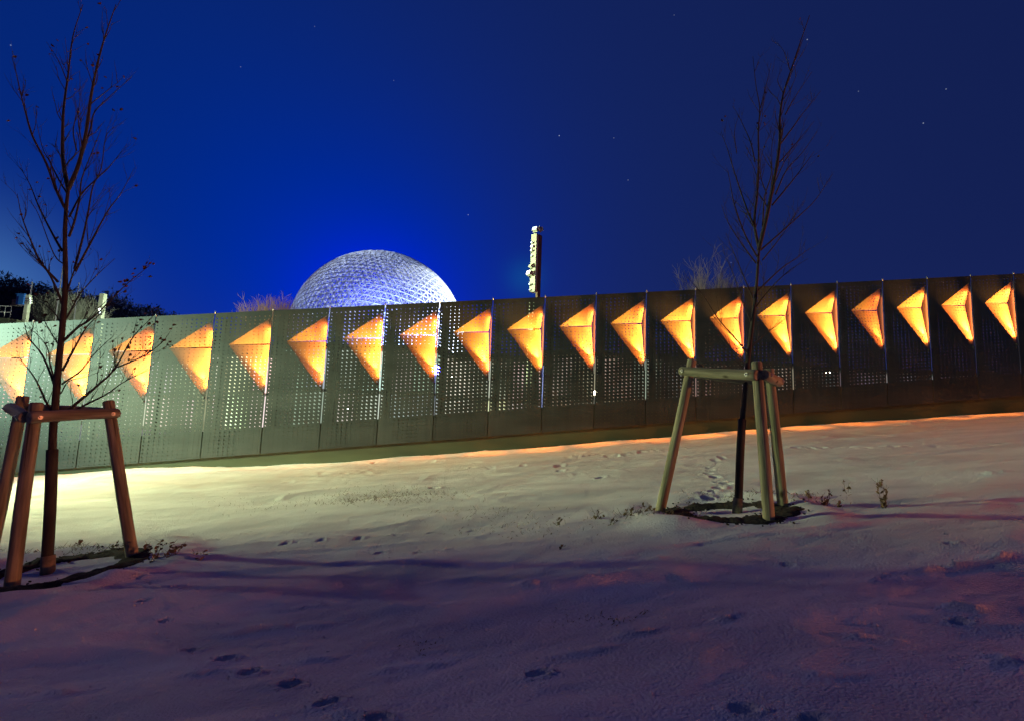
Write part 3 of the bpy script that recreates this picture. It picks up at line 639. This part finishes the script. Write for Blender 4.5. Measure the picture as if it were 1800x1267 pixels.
D = Vector(dc)
lamp('dome_flood', 'POINT', D+Vector((DR*.62, -DR*1.25, -DR*.35)), None, 150000, (.36, .50, 1.0), shadow_soft_size=1.0)
lamp('dome_flood', 'POINT', D+Vector((-DR*.8, -DR*1.3, -DR*.4)), None, 200000, (.08, .15, 1.0), shadow_soft_size=1.0)
lamp('dome_edge_flood', 'SPOT', D+Vector((DR*2.0, -DR*1.0, -DR*.5)), D+Vector((DR*.72, -DR*.2, DR*.22)), 1000000, (.75, .87, 1.0), spot_size=R_(50), spot_blend=1.0, shadow_soft_size=1.0)
lamp('dome_flood', 'POINT', D+Vector((0, DR*.1, -DR*.6)), None, 60000, (.01, .02, 1.0), shadow_soft_size=1.5)

# ------------------------------------------------------------------ lamp tower behind the wall
TYY = 18.0
b0 = at(934, 640, TYY); t0 = at(951, 410, TYY); ax = (at(941, 410, TYY)-at(936.5, 520, TYY)); ax = Vector((0, 0, 1))
top = at(943.5, 412, TYY); base = Vector((top.x, TYY, -1.7))
tower = empty('lamp_tower', base, 'tall cream square light column with clusters of floodlights, behind the middle of the wall', 'lamp tower')
tilt = Matrix.Rotation(R_(-33), 3, 'Z')
H = top.z-base.z
sv = Vector((0, 0, 1))
m = MB(); m.box(base+Vector((-.06, 0, H*.355)), (.21, .22, H*.71), tilt); m.build('column', M_cream, tower, .01)
m = MB(); m.box(base+Vector((-.04, 0, H*.87)), (.225, .235, H*.255), tilt); m.build('upper_column', M_cream, tower, .01)
m = MB(); m.box(base+Vector((.115, .05, H*.5)), (.09, .2, H*.995), tilt); m.build('spine', M_brown, tower, .005)
M_lampface = lit('lamp_face', (1, 1, .85), 9); M_lampdim = lit('lamp_face_dim', (.75, .95, 1), 3.5)
def flood(c, s, yaw, pitch, parent, face=None):
    Mx = Matrix.Rotation(yaw, 3, 'Z') @ Matrix.Rotation(pitch, 3, 'X')
    m = MB(); m.box(c, (s, s*.7, s*.8), Mx); m.box(c+Mx @ Vector((0, s*.40, 0)), (s*.7, s*.16, s*.55), Mx); o = m.build('floodlight', M_cream, parent, .008)
    if face: m = MB(); m.box(c+Mx @ Vector((0, -s*.37, 0)), (s*.82, .02, s*.62), Mx); m.build('lamp_glass', face, o)
    m = MB(); m.tube([c+Vector((0, .05, -s*.75)), c+Vector((0, .03, -s*.35))], [.02, .02], 6); m.build('bracket', M_dark, o)
flood(at(941, 404, TYY), .19, R_(-35), R_(-28), tower, M_lampdim); flood(at(950, 403, TYY+.1), .17, R_(30), R_(-30), tower)
for (x, y, s, fc) in [(936, 434, .10, M_lampface), (935, 427, .07, M_lampdim), (934.5, 441, .08, M_lampdim), (935, 450, .06, M_lampdim), (933.5, 468, .15, None), (937, 466, .1, None), (931, 481, .20, M_lampface), (937, 480, .13, None), (931.5, 500, .07, M_lampdim), (931.5, 510, .05, M_lampdim)]:
    flood(at(x, y, TYY-.12), s, R_(-55), R_(-20), tower, fc)

# ------------------------------------------------------------------ things far left behind the wall
def post(px, ytop, Y, w, d, label, name='light_post', lamps=(), mt=None, cat='post'):
    t = at(px, ytop, Y); b = Vector((t.x, Y, -1.7)); e = empty(name, b, label, cat)
    m = MB(); m.box(((t.x), Y, (t.z-1.7)/2), (w, d, t.z+1.7)); m.build('column', mt or M_cream, e, .01)
    for (x, y, s, fc) in lamps: flood(at(x, y, Y-.15), s, R_(-30), R_(15), e, fc)
    return e
post(182, 517, 22, .20, .2, 'short cream light post with a small lamp, seen above the wall beside the left tree', lamps=[(177, 544, .13, M_lampface), (178, 550, .12, M_lampdim)])
post(51, 519, 24, .17, .16, 'cream post with stacked small lights beside the blue box, far left above the wall', lamps=[(55, 525, .09, M_lampdim), (55.5, 529, .09, M_lampdim), (55.5, 533, .09, M_lampdim)])
def pole(px, ytop, Y, r, label):
    t = at(px, ytop, Y); m = MB(); m.tube([(t.x, Y, -1.7), (t.x, Y, t.z)], [r, r*.8], 8); return tag(m.build('flag_pole', M_steel), label, 'pole')
pole(57, 496, 25, .035, 'thin pale pole standing next to the stacked lights at far left')
pole(111, 468, 25, .03, 'thin pale pole seen just behind the left tree trunk'); pole(139, 497, 25, .022, 'thinnest dark pole right of the left tree trunk')
m = MB(); c = at(40, 528, 24.5); m.box(c, (.36, .3, .5)); m.box(c+Vector((-.02, 0, .27)), (.40, .34, .04)); s_ = m.build('sign_box', mat('blue_panel', (.02, .12, .42), .5), None, .01)
tag(s_, 'blue box raised on a frame beside the cream post, far left above the wall', 'box')
m = MB(); c = at(29, 532, 24.7); m.box(c, (.22, .25, .28)); m.box(c+Vector((0, 0, -.16)), (.3, .3, .03)); tag(m.build('equipment_case', M_collar, None, .01), 'small dull grey case left of the blue box', 'case')
plat = empty('viewing_platform', at(10, 556, 24), 'raised platform with steel railing at the far left above the wall', 'platform')
c = at(0, 566, 24); m = MB(); m.box(c+Vector((-1, 0, -.05)), (4.4, 1.6, .22)); 
for i in range(4): m.box(c+Vector((-2.6+i*1.1, .2, -1.6)), (.12, .12, 3.0))
m.build('deck', M_concrete, plat)
m = MB(); z1 = at(0, 543, 24).z-c.z
for i in range(16): a = c+Vector((-2.9+i*.27, -.72, .05)); m.tube([a, a+Vector((0, 0, z1-.05))], [.014, .014], 5)
for zz in (z1, z1*.55): m.tube([c+Vector((-3.1, -.72, zz)), c+Vector((1.15, -.72, zz))], [.018, .018], 6)
m.build('railing', M_steel, plat)
def bush(cx, cy_, Y, w, h, n, label, seed, mt=M_twig, up=.35):
    random.seed(seed); c = at(cx, cy_, Y); m = MB(); base = Vector((c.x, Y, c.z-h))
    for i in range(n):
        a = random.uniform(0, 6.28); rr = math.sqrt(random.random()); L = h*random.uniform(.7, 1.15)*(1-.35*rr*rr)
        p = base+Vector((math.cos(a)*rr*w*.25, math.sin(a)*rr*w*.25, 0)); d = Vector((math.cos(a)*rr*w/h*.5, math.sin(a)*rr*w/h*.5, 1)).normalized(); pts = [p.copy()]
        for k in range(6): d = (d+Vector((random.gauss(0, .12), random.gauss(0, .12), .02))).normalized(); p = p+d*L/6; pts.append(p.copy())
        m.tube(pts, [.014*(1-.13*k) for k in range(7)], 3, cap=False)
        for k in range(2, 7):
            for _ in range(4):
                s2 = (d+Vector((random.gauss(0, .6), random.gauss(0, .6), random.gauss(up, .4)))).normalized(); q = pts[k]+s2*h*.14; m.tube([pts[k], q, q+(s2+Vector((random.gauss(0, .4), 0, random.gauss(0, .3))))*h*.06], [.006, .005, .003], 3, cap=False)
    o = m.build('bare_shrub', mt); o_ = tag(o, label, 'shrub'); return o_
M_tw2 = mat('pale_twig', (.30, .30, .22), .9)
bush(128, 527, 27, 2.6, 2.4, 300, 'rounded pale lit bare shrub behind the wall at the left tree', 31, M_tw2)
bush(92, 532, 26, 1.0, 1.9, 60, 'brownish bare shrub left of the rounded pale shrub', 32)
M_tw3 = mat('brown_twig', (.38, .26, .14), .9)
bush(465, 533, 30, 2.0, 2.6, 120, 'brown twig tops peeping over the wall just left of the dome', 33, M_tw3); bush(497, 530, 31, 1.0, 2.6, 60, 'small brown twig tops right beside the dome edge', 34, M_tw3)
bush(1240, 478, 20, 1.1, 3.2, 70, 'greyish bare shrub rising above the wall left of the slender tree', 35, mat('grey_twig', (.16, .12, .12), .9)); bush(1268, 482, 21, .7, 3.0, 40, 'narrow bare shrub touching the slender tree branches above the wall', 36, mat('grey_twig2', (.12, .09, .09), .9))

lamp('added_shrub_light', 'SPOT', (-11, 22, 3.0), (-14.5, 30, 6.6), 2600, (1.0, .85, .5), spot_size=R_(30), spot_blend=.6, shadow_soft_size=.1)  # spot added to warm the brown twig tops beside the dome
# hill and its wood
HY = 150; prof_px = [(-400, 470), (-200, 480), (-50, 490), (0, 490), (20, 487), (40, 496), (55, 507), (75, 505), (100, 513), (140, 520), (170, 532), (195, 526), (225, 531), (250, 543), (290, 553), (340, 566), (500, 600), (700, 640)]
hx = [at(x, y, HY) for x, y in prof_px]; m = MB(); vs = []; fs = []; nprof = len(hx)
for j, (dy, k) in enumerate([(-70, -.10), (-40, .35), (-15, .8), (0, .93), (40, .9), (150, .2)]):
    for p in hx: vs.append((p.x, HY+dy, -2+(p.z+2)*k if k > 0 else -2.5))
for j in range(5):
    for i in range(nprof-1): fs.append((j*nprof+i, j*nprof+i+1, (j+1)*nprof+i+1, (j+1)*nprof+i))
m.add(vs, fs, True); tag(m.build('hill', M_hill), kind='structure')
random.seed(77); m = MB(); hxs = np.array([p.x for p in hx]); hzs = np.array([p.z for p in hx])
for i in range(420):
    X = random.uniform(hx[1].x, hx[-3].x); dy = random.uniform(-32, 4); k = np.interp(dy, [-40, -15, 0], [.35, .8, .93]); zt = float(np.interp(X, hxs, hzs)); z = -2+(zt+2)*k
    r = random.uniform(1.6, 3.2); hgt = min(zt-z+1.2 if dy > -6 else 9, random.uniform(3.0, 7)); 
    for c in range(80):
        d = Vector((random.gauss(0, 1), random.gauss(0, 1), random.gauss(0, 1))).normalized(); q = random.random()**.4
        p = Vector((X, HY+dy, z+hgt*.45))+Vector((d.x*r*q, d.y*r*q, d.z*hgt*.55*q)); s = random.uniform(.25, .7); a = Vector((random.gauss(0, 1), random.gauss(0, 1), random.gauss(0, 1)))*s*.7; b = Vector((random.gauss(0, 1), random.gauss(0, 1), random.gauss(.4, 1)))*s*.7
        m.add([p, p+a, p+b], [(0, 1, 2)])
tag(m.build('hillside_wood', M_wood_far), 'dark bare wood covering the far hill above the left end of the wall', 'wood', None, 'stuff')

# ------------------------------------------------------------------ glowing backdrops added behind the wall to brighten the perforations
def backdrop(px0, px1, ytop, Y, col, st, label, seed):
    random.seed(seed); a = at(px0, 740, Y); b = at(px1, 740, Y); zt = at((px0+px1)/2, ytop, Y).z; zb = -1.7
    e = empty('glow_backdrop', ((a.x+b.x)/2, Y, zb), label, 'backdrop', 'added glowing backdrops behind the wall'); w = b.x-a.x
    m = MB(); m.box(((a.x+b.x)/2, Y+2.1, (zt+zb)/2), (w, 4, zt-zb)); m.build('wall', M_cream, e)
    m = MB(); m.box(((a.x+b.x)/2, Y+1.8, zt+.12), (w+.8, 5.2, .22)); m.build('roof', M_dark, e, .02)
    nb = max(3, int(w/2.4))
    for i in range(nb):
        x0 = a.x+w*(i+.04)/nb; x1 = a.x+w*(i+.96)/nb; k = random.choice((.7, .85, 1, 1, 1.15)); 
        for (zc0, zc1) in ((.05, .47), (.51, .97)):
            m = MB(); m.box(((x0+x1)/2, Y+.06, zb+(zt-zb)*(zc0+zc1)/2), (x1-x0, .06, (zt-zb)*(zc1-zc0))); c = [q*random.uniform(.8, 1.15) for q in col]
            m.build('glow_panel', lit('glow_panel_face', c, st*k*random.uniform(.75, 1.15)), e)
backdrop(-160, 205, 606, 42, (1, 1, .85), 1.3, 'long added glowing pavilion behind the greenish left end of the wall', 1)
backdrop(210, 340, 632, 38, (1, .95, .75), 1.1, 'low added glowing pavilion behind the third and fourth glowing triangles', 2)
backdrop(345, 475, 622, 40, (1, .95, .7), 1.4, 'brightest added glowing pavilion, behind the fifth glowing triangle', 3)
backdrop(480, 770, 612, 46, (.9, 1, .9), .8, 'added wide cool white pavilion behind the wall under the dome', 4)
backdrop(775, 950, 630, 44, (1, .97, .75), 1.0, 'added warm white pavilion behind the wall under the lamp tower', 5)
backdrop(955, 1165, 625, 50, (1, .9, .7), .5, 'added dimmer pavilion behind the wall between lamp tower and right tree', 6)
backdrop(1170, 1430, 640, 56, (1, .85, .7), .4, 'added faintly lit pavilion behind the wall at the right tree', 7)
backdrop(1435, 1760, 655, 60, (.8, .85, .9), .25, 'added faintest pavilion behind the wall right of the right tree', 8)
def globe(px, py, Y, r, col, st, label):
    c = at(px, py, Y); e = empty('globe_lamp', (c.x, Y, -1.7), label, 'lamp', 'small park lamps behind the wall')
    m = MB(); m.tube([(c.x, Y, -1.7), (c.x, Y, c.z-r*.8)], [.04, .03], 8); m.build('pole', M_dark, e)
    me = bpy.data.meshes.new('lamp_globe'); b = bmesh.new(); bmesh.ops.create_uvsphere(b, u_segments=14, v_segments=10, radius=r); b.to_mesh(me); b.free(); me.materials.append(lit('lamp_glow', col, st))
    o = bpy.data.objects.new('lamp_globe', me); COL.objects.link(o); o.parent = e; o.location = (0, 0, c.z+1.7)
for a in [(1456, 656, 24, .10, (1, .95, .7), 30, 'small lamp behind the wall below the triangle right of the slender tree'), (797, 663, 24, .10, (1, 1, .8), 30, 'small lamp behind the wall below the triangle left of the lamp tower'),
          (766, 650, 26, .24, (.12, .10, 1), 60, 'deep blue lamp glowing through the seam under the dome edge'), (1046, 690, 24, .10, (1, .9, .6), 30, 'small warm lamp at the seam right of the lamp tower'),
          (173, 582, 22.5, .12, (1, 1, .9), 50, 'bright white lamp behind the wall at the cream post'), (1113, 705, 26, .1, (1, .95, .8), 30, 'low lamp behind the wall left of the greenish tripod'),
          (585, 665, 26, .1, (1, .95, .7), 25, 'small lamp behind the wall under the left half of the dome'), (609, 717, 26, .12, (.7, 1, .9), 25, 'low cool lamp behind the wall under the left half of the dome')]: globe(*a)
print('objects', len(bpy.data.objects))
